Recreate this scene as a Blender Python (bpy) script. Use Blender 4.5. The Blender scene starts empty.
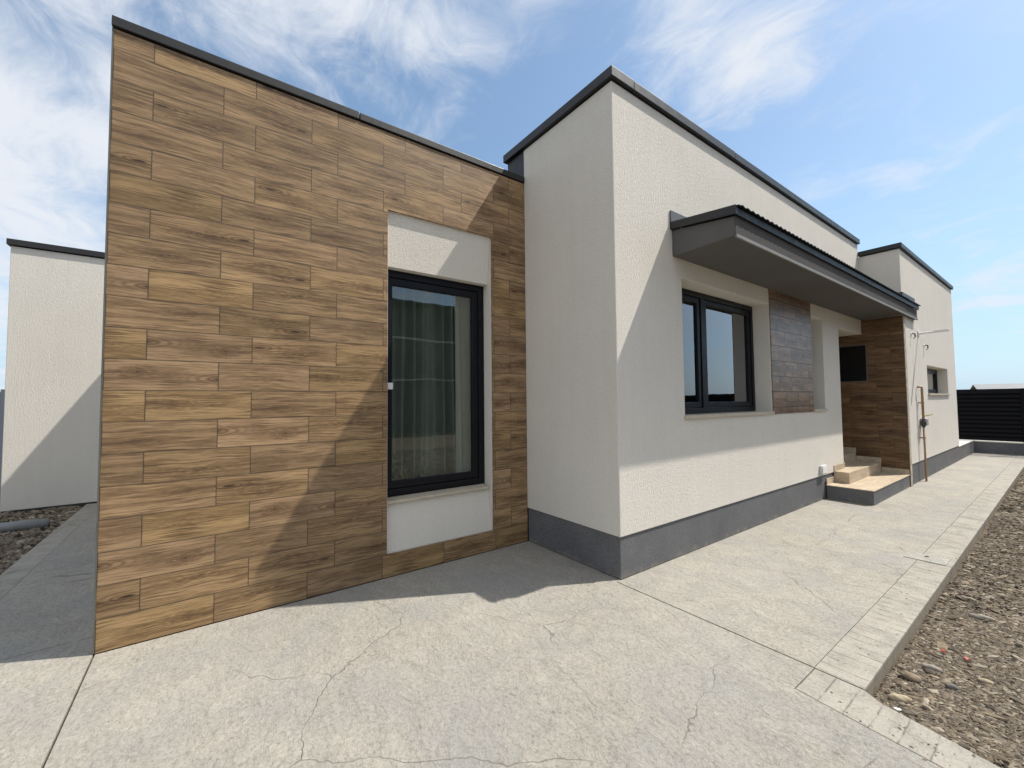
import bpy, bmesh, math, random
import numpy as np
from mathutils import Matrix, Vector
random.seed(7); rng = np.random.default_rng(11)
R = math.radians
SC = bpy.context.scene
COL = SC.collection

# ------------------------------------------------------------------ camera
CAM_F = 415.82
CAM_FW = Vector((-0.80705, 0.58902, 0.04160)); CAM_RT = Vector((0.58957, 0.80766, -0.00945))
CAM_FW.normalize(); CAM_UP = CAM_RT.cross(CAM_FW).normalized(); CAM_RT = CAM_FW.cross(CAM_UP).normalized()
cd = bpy.data.cameras.new('camera'); cam = bpy.data.objects.new('camera', cd); COL.objects.link(cam)
cd.sensor_width = 36; cd.lens = 36 * CAM_F / 1024; cd.clip_start = 0.05; cd.clip_end = 5000
M = Matrix.Identity(4)
for i in range(3):
    M[i][0] = CAM_RT[i]; M[i][1] = CAM_UP[i]; M[i][2] = -CAM_FW[i]
M[2][3] = 1.55
cam.matrix_world = M
SC.camera = cam

# ------------------------------------------------------------------ light
SX, SY = -0.310, -0.600                       # shadow offset per metre of height
SUN_EL = math.atan(1 / math.hypot(SX, SY)); SUN_AZ = math.atan2(-SX, -SY)
sd = bpy.data.lights.new('sun', 'SUN'); sd.energy = 4.85; sd.angle = R(0.53); sd.color = (1.0, 0.945, 0.85)
sun = bpy.data.objects.new('sun', sd); COL.objects.link(sun)
sun.rotation_euler = Vector((SX, SY, -1)).to_track_quat('-Z', 'Y').to_euler()
SC.view_settings.view_transform = 'Standard'; SC.view_settings.look = 'None'
SC.view_settings.exposure = 0.20; SC.view_settings.gamma = 1.0
W = bpy.data.worlds.new('World'); SC.world = W; W.use_nodes = True

class NT:
    """tiny node-graph helper"""
    def __init__(s, tree): s.t = tree; s.n = tree.nodes; s.l = tree.links
    def add(s, typ, ins=None, **kw):
        n = s.n.new(typ)
        for k, v in kw.items(): setattr(n, k, v)
        if ins:
            for k, v in ins.items():
                sock = n.inputs[k]
                if hasattr(v, 'is_output') or isinstance(v, bpy.types.NodeSocket): s.l.new(v, sock)
                else: sock.default_value = v
        return n
    def math(s, op, a, b=None, c=None, clamp=False):
        n = s.add('ShaderNodeMath', operation=op, use_clamp=clamp)
        for i, v in enumerate((a, b, c)):
            if v is None: continue
            if isinstance(v, bpy.types.NodeSocket): s.l.new(v, n.inputs[i])
            else: n.inputs[i].default_value = v
        return n.outputs[0]
    def comb(s, x, y, z=0.0):
        return s.add('ShaderNodeCombineXYZ', {0: x, 1: y, 2: z}).outputs[0]
    def sep(s, v):
        n = s.add('ShaderNodeSeparateXYZ', {0: v}); return n.outputs[0], n.outputs[1], n.outputs[2]
    def noise(s, vec, scale, detail=4, rough=0.55, dist=0.0, out='Fac'):
        n = s.add('ShaderNodeTexNoise', {'Vector': vec, 'Scale': scale, 'Detail': detail, 'Roughness': rough, 'Distortion': dist})
        return n.outputs[out]
    def ramp(s, fac, stops, interp='LINEAR'):
        n = s.add('ShaderNodeValToRGB', {0: fac}); cr = n.color_ramp; cr.interpolation = interp
        while len(cr.elements) < len(stops): cr.elements.new(0.5)
        for e, (p, c) in zip(cr.elements, stops):
            e.position = p; e.color = (c, c, c, 1) if not isinstance(c, tuple) else (*c, 1)
        return n.outputs[0]
    def mix(s, fac, a, b, blend='MIX'):
        n = s.add('ShaderNodeMix', data_type='RGBA', blend_type=blend)
        for i, v in ((0, fac), (6, a), (7, b)):
            if isinstance(v, bpy.types.NodeSocket): s.l.new(v, n.inputs[i])
            elif i == 0: n.inputs[0].default_value = v
            else: n.inputs[i].default_value = (*v, 1) if len(v) == 3 else v
        return n.outputs[2]
    def vscale(s, v, sc):
        return s.add('ShaderNodeVectorMath', {0: v, 1: sc}, operation='MULTIPLY').outputs[0]
    def vadd(s, v, w):
        return s.add('ShaderNodeVectorMath', {0: v, 1: w}, operation='ADD').outputs[0]

# world: physical sky with thin wispy cloud laid on a flat layer overhead
CLOUDS = [(-101, 38, 13, 8, 0.07), (-84, 46, 12, 8, 0.14), (-104, 26, 8, 8, 0.11), (-106, 12, 7, 9, 0.11), (-50, 50, 5, 6, 0.20), (-30, 42, 6, 6, 0.15), (-22, 36, 6, 4, 0.15), (-66, 42, 8, 4, 0.12), (-8, 22, 14, 2.5, 0.06), (-4, 10, 8, 3, 0.10), (90, 30, 60, 25, 0.10), (180, 35, 70, 25, 0.22), (30, 82, 34, 34, 0.12), (120, 55, 40, 25, 0.2)]  # overhead and behind-camera banks are unseen, added to neutralise the ambient light
w = NT(W.node_tree); W.node_tree.nodes.clear()
sky = w.add('ShaderNodeTexSky', sky_type='NISHITA', sun_disc=False)
sky.sun_elevation = SUN_EL; sky.sun_rotation = SUN_AZ
sky.air_density = 1.0; sky.dust_density = 1.2; sky.ozone_density = 1.6
tc = w.add('ShaderNodeTexCoord').outputs['Generated']
dx, dy, dz = w.sep(tc)
den = w.math('ADD', w.math('MAXIMUM', dz, 0.0), 0.16)
px = w.math('DIVIDE', dx, den); py = w.math('DIVIDE', dy, den)
pl = w.comb(px, py, 0.0)
warp = w.noise(pl, 1.3, 3, 0.5, 0, 'Color')
plw = w.vadd(pl, w.vscale(w.vadd(warp, (-0.5, -0.5, 0)), (0.7, 0.7, 0)))
big = w.noise(w.vadd(plw, (3.7, 1.9, 0)), 1.1, 4, 0.55)
fine = w.noise(w.vscale(plw, (1.0, 1.4, 1)), 4.2, 11, 0.66, 0.3)
streak = w.noise(w.vadd(w.vscale(plw, (0.8, 2.4, 1)), (5, 2, 0)), 2.2, 8, 0.62)
tex = w.math('ADD', w.math('MULTIPLY', big, 0.35), w.math('ADD', w.math('MULTIPLY', fine, 0.40), w.math('MULTIPLY', streak, 0.25)))
# cloud banks: (azimuth from +y towards +x in degrees, elevation, half widths, weight)
banks = None
for az, el, wa, we, wt in CLOUDS:
    a0, e0 = R(az), R(el)
    c = (math.sin(a0) * math.cos(e0), math.cos(a0) * math.cos(e0), math.sin(e0))
    t1 = (math.cos(a0), -math.sin(a0), 0.0); t2 = (-math.sin(a0) * math.sin(e0), -math.cos(a0) * math.sin(e0), math.cos(e0))
    def dot(v): return w.add('ShaderNodeVectorMath', {0: tc, 1: v}, operation='DOT_PRODUCT').outputs['Value']
    q1 = w.math('MULTIPLY', dot(t1), 1 / R(wa)); q2 = w.math('MULTIPLY', dot(t2), 1 / R(we))
    r2 = w.math('ADD', w.math('MULTIPLY', q1, q1), w.math('MULTIPLY', q2, q2))
    front = w.math('GREATER_THAN', dot(c), 0.0)
    gsn = w.math('MULTIPLY', w.math('MULTIPLY', w.math('EXPONENT', w.math('MULTIPLY', r2, -1.0)), wt), front)
    banks = gsn if banks is None else w.math('ADD', banks, gsn)
cov = w.math('ADD', tex, banks)
cmask = w.add('ShaderNodeMapRange', {0: cov, 1: 0.54, 2: 0.80, 3: 0.0, 4: 0.97}, interpolation_type='SMOOTHSTEP').outputs[0]
haze = w.add('ShaderNodeMapRange', {0: dz, 1: 0.0, 2: 0.55, 3: 0.70, 4: 0.12}, interpolation_type='SMOOTHSTEP').outputs[0]
skyc = w.mix(1.0, sky.outputs[0], (0.135, 0.150, 0.150), 'MULTIPLY')
skyh = w.mix(haze, skyc, (0.46, 0.66, 0.88))
cl = w.mix(cmask, skyh, (0.72, 0.755, 0.81))
bg = w.add('ShaderNodeBackground', {0: cl, 1: 1.0})
w.l.new(bg.outputs[0], w.add('ShaderNodeOutputWorld').inputs[0])

# ------------------------------------------------------------------ materials
def new_mat(name):
    m = bpy.data.materials.new(name); m.use_nodes = True; m.node_tree.nodes.clear()
    g = NT(m.node_tree)
    p = g.add('ShaderNodeBsdfPrincipled'); o = g.add('ShaderNodeOutputMaterial'); g.l.new(p.outputs[0], o.inputs[0])
    return m, g, p
def setp(g, p, **kw):
    names = dict(color='Base Color', rough='Roughness', metal='Metallic', normal='Normal', spec='Specular IOR Level')
    for k, v in kw.items():
        s = p.inputs[names[k]]
        if isinstance(v, bpy.types.NodeSocket): g.l.new(v, s)
        elif k == 'color': s.default_value = (*v, 1)
        else: s.default_value = v
def bump(g, h, strength, dist, nrm=None):
    ins = {'Height': h, 'Strength': strength, 'Distance': dist}
    if nrm is not None: ins['Normal'] = nrm
    return g.add('ShaderNodeBump', ins).outputs[0]
def pos(g): return g.add('ShaderNodeNewGeometry').outputs['Position']
def uv(g): return g.add('ShaderNodeTexCoord').outputs['UV']

def mat_render(name, base, grain=1.0, var=0.05):
    m, g, p = new_mat(name); P = pos(g)
    n1 = g.noise(P, 150, 5, 0.68); v = g.noise(g.vscale(P, (1, 1, 0.55)), 58, 4, 0.65)
    h = g.math('ADD', n1, g.math('MULTIPLY', v, 0.8))
    big = g.noise(P, 0.9, 4, 0.6); strk = g.noise(g.vscale(P, (9, 9, 0.5)), 1.0, 5, 0.65)
    f = g.math('ADD', g.math('MULTIPLY', big, 0.6), g.math('MULTIPLY', strk, 0.4))
    c = g.ramp(f, [(0.3, tuple(x * (1 - var) for x in base)), (0.7, tuple(min(1, x * (1 + var)) for x in base))])
    sp = g.ramp(n1, [(0.36, 0.84), (0.58, 1.0)])
    c = g.mix(1.0, c, sp, 'MULTIPLY')
    setp(g, p, color=c, rough=0.92, spec=0.2, normal=bump(g, h, 0.68 * grain, 0.011))
    return m
def mat_plinth(name, base):
    m, g, p = new_mat(name); P = pos(g); x, y, z = g.sep(P)
    n1 = g.noise(P, 150, 4, 0.7); n2 = g.noise(P, 2.5, 5, 0.6); n3 = g.noise(g.vscale(P, (9, 9, 5)), 1.0, 6, 0.7)
    c = g.ramp(n2, [(0.3, tuple(q * 0.88 for q in base)), (0.7, tuple(q * 1.12 for q in base))])
    c = g.mix(1.0, c, g.ramp(n1, [(0.38, 0.62), (0.60, 1.25)]), 'MULTIPLY')
    d = g.math('ADD', g.math('MULTIPLY', z, -9.0), g.math('MULTIPLY_ADD', n3, 2.6, -0.95))
    c = g.mix(g.ramp(d, [(0.0, 0.0), (0.5, 0.55)]), c, (0.27, 0.245, 0.205))
    setp(g, p, color=c, rough=0.9, spec=0.2, normal=bump(g, n1, 0.7, 0.008))
    return m
def mat_plain(name, base, rough=0.5, metal=0.0, var=0.12, scale=6, bmp=0.0, spec=0.5):
    m, g, p = new_mat(name); P = pos(g)
    n = g.noise(P, scale, 5, 0.6)
    c = g.ramp(n, [(0.3, tuple(x * (1 - var) for x in base)), (0.7, tuple(min(1, x * (1 + var)) for x in base))])
    r = g.ramp(g.noise(P, scale * 3, 4), [(0.3, max(0, rough - 0.07)), (0.7, min(1, rough + 0.07))])
    setp(g, p, color=c, rough=r, metal=metal, spec=spec)
    if bmp: setp(g, p, normal=bump(g, g.noise(P, scale * 12, 4), bmp, 0.004))
    return m

def mat_wood(name, u0=0.055, light=(0.320, 0.210, 0.110), row=0.2057, length=0.602, tint=1.0, rough=0.38, spec=0.35, grout=1.0):
    """wood-look porcelain planks in a third bond; UV holds metres"""
    m, g, p = new_mat(name); U, V, _ = g.sep(uv(g))
    rowf = g.math('DIVIDE', V, row); ri = g.math('FLOOR', rowf); rf = g.math('FRACT', rowf)
    par = g.math('ABSOLUTE', g.math('MODULO', ri, 2.0))
    off = g.math('MULTIPLY_ADD', par, 0.205, u0)
    colf = g.math('DIVIDE', g.math('SUBTRACT', U, off), length); ci = g.math('FLOOR', colf); cf = g.math('FRACT', colf)
    wn = g.add('ShaderNodeTexWhiteNoise', {'Vector': g.comb(ci, ri, 3.0)}, noise_dimensions='3D')
    rv = wn.outputs['Value']; _, q2, q3 = g.sep(wn.outputs['Color'])
    # the makers print only a dozen faces: quantise, and turn some end for end
    face = g.math('FLOOR', g.math('MULTIPLY', q2, 11.99))
    fn = g.add('ShaderNodeTexWhiteNoise', {'Vector': g.comb(face, 7.0, 1.0)}, noise_dimensions='3D').outputs['Color']
    r1, r2, r3 = g.sep(fn)
    flip = g.math('MULTIPLY_ADD', g.math('GREATER_THAN', q3, 0.5), -2.0, 1.0)
    lu = g.math('MULTIPLY', g.math('MULTIPLY', g.math('SUBTRACT', cf, 0.5), length), flip)
    lv = g.math('MULTIPLY', g.math('MULTIPLY', g.math('SUBTRACT', rf, 0.5), row), flip)
    o1 = g.math('MULTIPLY', face, 3.7); o2 = g.math('MULTIPLY', face, 5.3)
    base = g.comb(g.math('ADD', lu, o1), g.math('ADD', lv, o2), 0.0)
    wob = g.noise(g.vscale(base, (2.4, 5.0, 1)), 1.0, 2, 0.5)
    lvw = g.math('ADD', g.math('ADD', lv, o2), g.math('MULTIPLY', g.math('SUBTRACT', wob, 0.5), 0.06))
    bw = g.comb(g.math('ADD', lu, o1), lvw, 0.0)
    fineg = g.noise(g.vscale(bw, (7.0, 120.0, 1)), 1.0, 6, 0.72)
    midg = g.noise(g.vscale(bw, (3.0, 42.0, 1)), 1.0, 7, 0.72)
    broad = g.noise(g.vscale(bw, (1.6, 11.0, 1)), 1.0, 3, 0.5)
    # flame figure: nested arches at one end of some prints
    au = g.math('SUBTRACT', lu, g.math('MULTIPLY_ADD', r1, 0.2, 0.12)); av = g.math('ADD', lv, g.math('MULTIPLY', g.math('SUBTRACT', r2, 0.5), 0.08))
    ell = g.math('SQRT', g.math('ADD', g.math('MULTIPLY', au, g.math('MULTIPLY', au, 0.06)), g.math('MULTIPLY', av, av)))
    ell = g.math('ADD', ell, g.math('MULTIPLY', g.math('SUBTRACT', midg, 0.5), 0.012))
    rings = g.math('POWER', g.math('MULTIPLY_ADD', g.math('SINE', g.math('MULTIPLY', ell, 420.0)), 0.5, 0.5), 2.5)
    ringm = g.math('MULTIPLY', g.math('MULTIPLY', rings, g.ramp(ell, [(0.0, 1.0), (0.055, 0.0)])), g.ramp(r3, [(0.66, 0.0), (0.72, 1.0)]))
    eye = g.math('MULTIPLY', g.ramp(ell, [(0.004, 0.9), (0.014, 0.0)]), g.ramp(r3, [(0.66, 0.0), (0.72, 1.0)]))
    # dark ragged heart along the middle
    hv = g.math('ABSOLUTE', g.math('SUBTRACT', g.math('ADD', lv, g.math('MULTIPLY', g.math('SUBTRACT', wob, 0.5), 0.07)), g.math('MULTIPLY', g.math('SUBTRACT', r2, 0.5), 0.07)))
    hu = g.math('ABSOLUTE', g.math('ADD', lu, g.math('MULTIPLY', g.math('SUBTRACT', r1, 0.5), 0.2)))
    heart = g.math('MULTIPLY', g.ramp(hv, [(0.0, 1.0), (0.018, 0.55), (0.06, 0.0)]), g.ramp(hu, [(0.03, 1.0), (0.30, 0.10)]))
    heart = g.math('MULTIPLY', heart, g.ramp(r3, [(0.15, 0.35), (0.45, 1.0)]))
    rag = g.noise(g.vscale(bw, (26.0, 150.0, 1)), 1.0, 5, 0.7)
    # one or two long dark lines that run the length of the plank
    ln1 = g.math('ABSOLUTE', g.math('ADD', g.math('ADD', lv, g.math('MULTIPLY', lu, g.math('MULTIPLY', g.math('SUBTRACT', r1, 0.5), 0.10))), g.math('ADD', g.math('MULTIPLY', g.math('SUBTRACT', wob, 0.5), 0.05), g.math('MULTIPLY_ADD', r2, 0.09, -0.02))))
    ln1 = g.math('MULTIPLY', g.ramp(ln1, [(0.0008, 0.9), (0.0042, 0.0)]), g.ramp(g.noise(g.vscale(base, (5, 1, 1)), 1.0, 2), [(0.42, 0.0), (0.58, 1.0)]))
    t = g.math('ADD', g.math('MULTIPLY', fineg, 0.37), g.math('ADD', g.math('MULTIPLY', midg, 0.46), g.math('MULTIPLY', broad, 0.27)))
    t = g.math('ADD', t, g.math('MULTIPLY', heart, g.math('MULTIPLY_ADD', rag, 1.0, -0.36)))
    t = g.math('ADD', t, g.math('ADD', g.math('MULTIPLY', ringm, 0.20), g.math('MULTIPLY', eye, 0.25)))
    L = light
    c = g.ramp(t, [(0.43, tuple(x * 1.28 for x in L)), (0.525, L), (0.60, tuple(x * k for x, k in zip(L, (0.66, 0.63, 0.60)))), (0.70, (L[0] * 0.40, L[1] * 0.36, L[2] * 0.35)), (0.88, (L[0] * 0.13, L[1] * 0.12, L[2] * 0.13))])
    lin = g.ramp(g.noise(g.vscale(bw, (2.2, 85.0, 1)), 1.0, 4, 0.6), [(0.515, 0.0), (0.565, 0.85)])
    lin = g.math('MULTIPLY', lin, g.ramp(g.noise(g.vscale(base, (3.0, 8.0, 1)), 1.0, 3), [(0.40, 0.15), (0.60, 1.0)]))
    c = g.mix(lin, c, (L[0] * 0.30, L[1] * 0.26, L[2] * 0.26))
    c = g.mix(ln1, c, (L[0] * 0.22, L[1] * 0.20, L[2] * 0.21))
    # knots
    kn = g.add('ShaderNodeTexVoronoi', {'Vector': g.vscale(base, (5.0, 14.0, 1)), 'Scale': 1.0}, feature='F1').outputs['Distance']
    kn = g.math('ADD', kn, g.math('MULTIPLY', midg, 0.12))
    c = g.mix(g.ramp(kn, [(0.07, 0.8), (0.12, 0.0)]), c, (0.05, 0.03, 0.018))
    tone = g.add('ShaderNodeMapRange', {0: rv, 3: 0.80, 4: 1.14}).outputs[0]
    c = g.mix(1.0, c, g.comb(g.math('MULTIPLY', tone, tint), g.math('MULTIPLY', tone, tint), g.math('MULTIPLY', g.math('MULTIPLY', g.math('MULTIPLY_ADD', r1, 0.18, 0.90), tone), tint)), 'MULTIPLY')
    # grout
    du = g.math('MULTIPLY', g.math('MINIMUM', cf, g.math('SUBTRACT', 1.0, cf)), length)
    dv = g.math('MULTIPLY', g.math('MINIMUM', rf, g.math('SUBTRACT', 1.0, rf)), row)
    d = g.math('MINIMUM', du, dv)
    gm = g.ramp(d, [(0.0022 * grout, 1.0), (0.0042 * grout, 0.0)])
    c = g.mix(gm, c, (0.035, 0.028, 0.022))
    hh = g.math('SUBTRACT', g.math('MULTIPLY', fineg, 0.05), gm)
    setp(g, p, color=c, rough=g.math('MULTIPLY_ADD', fineg, 0.2, rough), spec=spec, normal=bump(g, hh, 0.25, 0.002))
    return m

def mat_concrete(name, base=(0.395, 0.369, 0.322), dark=0.80):
    m, g, p = new_mat(name); P = pos(g); P = g.vscale(P, (1, 1, 0))
    wp = g.vadd(P, g.vscale(g.noise(P, 2.2, 5, 0.6, 0, 'Color'), (0.35, 0.35, 0)))
    blot = g.noise(wp, 0.9, 6, 0.62); med = g.noise(wp, 6.5, 8, 0.70, 0.4)
    slate = g.noise(g.vscale(wp, (1.0, 2.1, 1)), 13.0, 9, 0.74, 0.9)
    fine = g.noise(P, 48, 6, 0.74, 0.5); grit = g.noise(P, 190, 3, 0.6)
    f = g.math('ADD', g.math('MULTIPLY', blot, 0.24), g.math('ADD', g.math('MULTIPLY', med, 0.30), g.math('ADD', g.math('MULTIPLY', slate, 0.34), g.math('MULTIPLY', fine, 0.30))))
    b = base
    c = g.ramp(f, [(0.42, tuple(x * dark * 0.62 for x in b)), (0.53, tuple(x * 0.86 for x in b)), (0.62, b), (0.76, tuple(min(1, x * 1.22) for x in b))])
    # greyer release-powder patches
    c = g.mix(g.ramp(g.noise(wp, 1.5, 6, 0.65), [(0.44, 0.0), (0.68, 0.65)]), c, tuple(sum(b) / 3 * k for k in (0.84, 0.83, 0.81)))
    c = g.mix(1.0, c, g.ramp(grit, [(0.3, 0.80), (0.62, 1.06)]), 'MULTIPLY')
    c = g.mix(1.0, c, g.ramp(fine, [(0.34, 0.78), (0.52, 1.0)]), 'MULTIPLY')
    # hairline cracks, only here and there
    cwp = g.vadd(P, g.vscale(g.noise(P, 2.6, 4, 0.55, 0, 'Color'), (0.30, 0.30, 0)))
    vo = g.add('ShaderNodeTexVoronoi', {'Vector': g.vadd(cwp, (0.37, 0.11, 0)), 'Scale': 0.85}, feature='DISTANCE_TO_EDGE').outputs['Distance']
    cm = g.math('MULTIPLY', g.ramp(vo, [(0.0008, 1.0), (0.0034, 0.0)]), g.ramp(g.noise(P, 1.7, 3), [(0.45, 0.0), (0.56, 0.9)]))
    c = g.mix(cm, c, tuple(x * 0.48 for x in b))
    # slate-skin stamp: layered steps
    step = g.math('FRACT', g.math('MULTIPLY', g.noise(g.vscale(wp, (1, 1.6, 1)), 2.4, 8, 0.66, 0.6), 7.0))
    h = g.math('ADD', g.math('MULTIPLY', slate, 1.1), g.math('ADD', g.math('MULTIPLY', step, 0.18), g.math('ADD', g.math('MULTIPLY', fine, 0.55), g.math('MULTIPLY', med, 0.6))))
    h = g.math('SUBTRACT', h, g.math('MULTIPLY', cm, 0.5))
    setp(g, p, color=c, rough=0.85, spec=0.2, normal=bump(g, h, 0.75, 0.014))
    return m

def mat_border(name, pitch, along=1, start=0.0, base=(0.375, 0.350, 0.303)):
    """stamped soldier course: scored lines across the strip"""
    m, g, p = new_mat(name); P = pos(g); xs = g.sep(P)
    q = g.math('DIVIDE', g.math('SUBTRACT', xs[along], start), pitch)
    q = g.math('ADD', q, g.math('MULTIPLY', g.math('SUBTRACT', g.noise(P, 7, 3), 0.5), 0.16))
    idx = g.math('FLOOR', q); fr = g.math('FRACT', q)
    d = g.math('MULTIPLY', g.math('MINIMUM', fr, g.math('SUBTRACT', 1.0, fr)), pitch)
    ln = g.math('MULTIPLY', g.ramp(d, [(0.001, 0.85), (0.0052, 0.0)]), g.ramp(g.noise(P, 11, 4), [(0.38, 0.1), (0.58, 1.0)]))
    rv = g.add('ShaderNodeTexWhiteNoise', {'Vector': g.comb(idx, 0.0, 1.0)}, noise_dimensions='3D').outputs['Value']
    n = g.noise(P, 6, 7, 0.68, 0.6); fine = g.noise(P, 70, 5, 0.7); slate = g.noise(g.vscale(P, (1, 2.2, 1)), 9, 8, 0.7, 1.2)
    f = g.math('ADD', g.math('MULTIPLY', n, 0.5), g.math('ADD', g.math('MULTIPLY', fine, 0.25), g.math('MULTIPLY', rv, 0.05)))
    b = base
    c = g.ramp(f, [(0.28, tuple(x * 0.60 for x in b)), (0.40, tuple(x * 0.92 for x in b)), (0.54, tuple(min(1, x * 1.10) for x in b))])
    c = g.mix(1.0, c, g.ramp(fine, [(0.30, 0.82), (0.55, 1.0)]), 'MULTIPLY')
    c = g.mix(ln, c, tuple(x * 0.46 for x in b))
    h = g.math('SUBTRACT', g.math('ADD', g.math('MULTIPLY', slate, 0.6), g.math('MULTIPLY', fine, 0.3)), g.math('MULTIPLY', ln, 1.2))
    setp(g, p, color=c, rough=0.82, spec=0.25, normal=bump(g, h, 0.6, 0.010))
    return m

def mat_soil(name, a=(0.10, 0.077, 0.055), b=(0.21, 0.165, 0.122), far=None):
    m, g, p = new_mat(name); P = pos(g)
    n = g.noise(P, 3.0, 6, 0.65); f = g.noise(P, 55, 6, 0.7); v = g.add('ShaderNodeTexVoronoi', {'Vector': P, 'Scale': 45.0}, feature='F1')
    t = g.math('ADD', g.math('MULTIPLY', n, 0.5), g.math('MULTIPLY', f, 0.5))
    c = g.ramp(t, [(0.36, a), (0.62, b)])
    if far:
        x, y, z = g.sep(P); d = g.math('SQRT', g.math('ADD', g.math('MULTIPLY', x, x), g.math('MULTIPLY', y, y)))
        gr = g.ramp(g.noise(P, 0.05, 5, 0.6), [(0.35, (0.10, 0.11, 0.035)), (0.6, (0.20, 0.18, 0.07))])
        c = g.mix(g.ramp(g.math('DIVIDE', d, 100.0), [(0.25, 0.0), (0.6, 1.0)]), c, gr)
    h = g.math('ADD', f, g.math('MULTIPLY', v.outputs['Distance'], 0.7))
    setp(g, p, color=c, rough=0.95, spec=0.15, normal=bump(g, h, 0.9, 0.02))
    return m
def mat_stones(name, stops, island=True, mult=1.0):
    m, g, p = new_mat(name); P = pos(g)
    r = g.add('ShaderNodeNewGeometry').outputs['Random Per Island']
    c = g.ramp(r, [(i / max(1, len(stops) - 1), tuple(x * mult for x in s)) for i, s in enumerate(stops)])
    n = g.noise(P, 60, 5, 0.65)
    c = g.mix(1.0, c, g.ramp(n, [(0.3, 0.72), (0.65, 1.12)]), 'MULTIPLY')
    setp(g, p, color=c, rough=0.88, spec=0.25, normal=bump(g, g.noise(P, 120, 4), 0.4, 0.003))
    return m
def mat_glass(name, tint=(0.62, 0.70, 0.66), k=1.7):
    m = bpy.data.materials.new(name); m.use_nodes = True; m.node_tree.nodes.clear(); g = NT(m.node_tree)
    P = pos(g); nb = bump(g, g.noise(P, 1.6, 2, 0.4), 0.03, 0.05)
    fr = g.add('ShaderNodeFresnel', {'IOR': 1.5, 'Normal': nb}).outputs[0]
    fac = g.math('MULTIPLY_ADD', fr, k, 0.02, clamp=True)
    gl = g.add('ShaderNodeBsdfGlossy', {'Color': (0.95, 0.97, 1, 1), 'Roughness': 0.004, 'Normal': nb}); tr = g.add('ShaderNodeBsdfTransparent', {'Color': (*tint, 1)})
    mx = g.add('ShaderNodeMixShader', {0: fac, 1: tr.outputs[0], 2: gl.outputs[0]})
    g.l.new(mx.outputs[0], g.add('ShaderNodeOutputMaterial').inputs[0])
    return m
def mat_cloth(name, base, trans=0.25):
    m, g, p = new_mat(name); P = pos(g)
    wv = g.noise(g.vscale(P, (300, 300, 60)), 1.0, 2); n = g.noise(P, 3, 4)
    c = g.ramp(n, [(0.3, tuple(x * 0.9 for x in base)), (0.7, tuple(x * 1.08 for x in base))])
    setp(g, p, color=c, rough=0.9, spec=0.1, normal=bump(g, wv, 0.2, 0.001))
    return m
def mat_mottled(name):
    m, g, p = new_mat(name); P = pos(g)
    n = g.noise(g.vscale(P, (1, 1, 0.8)), 14, 6, 0.7, 0.5)
    c = g.ramp(n, [(0.36, (0.24, 0.23, 0.19)), (0.5, (0.42, 0.36, 0.27)), (0.64, (0.56, 0.50, 0.40))])
    setp(g, p, color=c, rough=0.8, normal=bump(g, n, 0.4, 0.004))
    return m
def mat_step(name):
    m, g, p = new_mat(name); P = pos(g)
    s = g.noise(g.vscale(P, (26, 2.0, 26)), 1.0, 6, 0.65, 0.4); n = g.noise(P, 4, 4)
    c = g.ramp(g.math('ADD', g.math('MULTIPLY', s, 0.7), g.math('MULTIPLY', n, 0.3)), [(0.36, (0.36, 0.28, 0.195)), (0.62, (0.54, 0.45, 0.335))])
    setp(g, p, color=c, rough=0.55, spec=0.4)
    return m
def mat_soffit(name, base):
    return mat_render(name, base, 0.7, 0.10)

WHITE = mat_render('white_render', (0.735, 0.695, 0.632))
GREYR = mat_plinth('grey_mosaic_plinth', (0.142, 0.142, 0.148))
SOFFIT = mat_render('grey_canopy_render', (0.125, 0.121, 0.117), 0.6, 0.10)
WOOD = mat_wood('wood_look_planks')
WOOD_SHADED = mat_wood('wood_look_planks_shaded', u0=0.20, light=(0.185, 0.108, 0.052))  # darker copy of the plank colour, standing for the porch shade
WOODP = mat_wood('wood_look_planks_panel', u0=0.17, light=(0.29, 0.180, 0.110), length=0.401, rough=0.24, spec=0.5, grout=1.9)
CONC = mat_concrete('stamped_concrete'); CONC2 = mat_concrete('stamped_concrete_path', (0.405, 0.377, 0.326), 0.84)
BORD = mat_border('soldier_course', 0.088, 1, 2.86); BORDX = mat_border('block_course', 0.105, 0, -0.97)
KERBM = mat_border('kerb_face', 1.35, 1, 2.3, (0.27, 0.235, 0.185))
COAT = mat_plain('anthracite_sheet', (0.014, 0.0135, 0.0135), 0.45, 0.0, 0.12, 4)
ROOFS = mat_plain('dark_corrugated', (0.012, 0.012, 0.012), 0.5, 0.0, 0.15, 5, spec=0.25)
FASC = mat_render('grey_fascia_render', (0.088, 0.082, 0.080), 0.6, 0.10)
FRAME = mat_plain('anthracite_frame', (0.0055, 0.006, 0.009), 0.40, 0.0, 0.12, 5, spec=0.22)
GLASS = mat_glass('window_glass', (0.82, 0.86, 0.83), 1.35); GLASSB = mat_glass('window_glass_clear', (0.60, 0.64, 0.60), 2.6)
SILL = mat_plain('beige_stone_sill', (0.48, 0.42, 0.33), 0.5, 0, 0.1, 12)
STEPM = mat_step('beige_step_tile')
MOT = mat_mottled('tile_edge_strip')
TRIM = mat_plain('grey_trim', (0.105, 0.10, 0.085), 0.5, 0, 0.15, 8)
DARKIN = mat_plain('dark_interior', (0.10, 0.095, 0.085), 0.9)
SOIL = mat_soil('gravel_bed'); GROUND = mat_soil('bare_ground', far=True)
ST = [(0.125, 0.098, 0.070), (0.24, 0.19, 0.135), (0.17, 0.14, 0.108), (0.46, 0.40, 0.31), (0.16, 0.122, 0.085), (0.22, 0.185, 0.145), (0.10, 0.084, 0.066), (0.36, 0.285, 0.19)]
STONES = mat_stones('gravel_stones', ST, mult=0.84)
PEB = mat_stones('left_gravel_stones', ST, mult=0.85)
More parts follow.
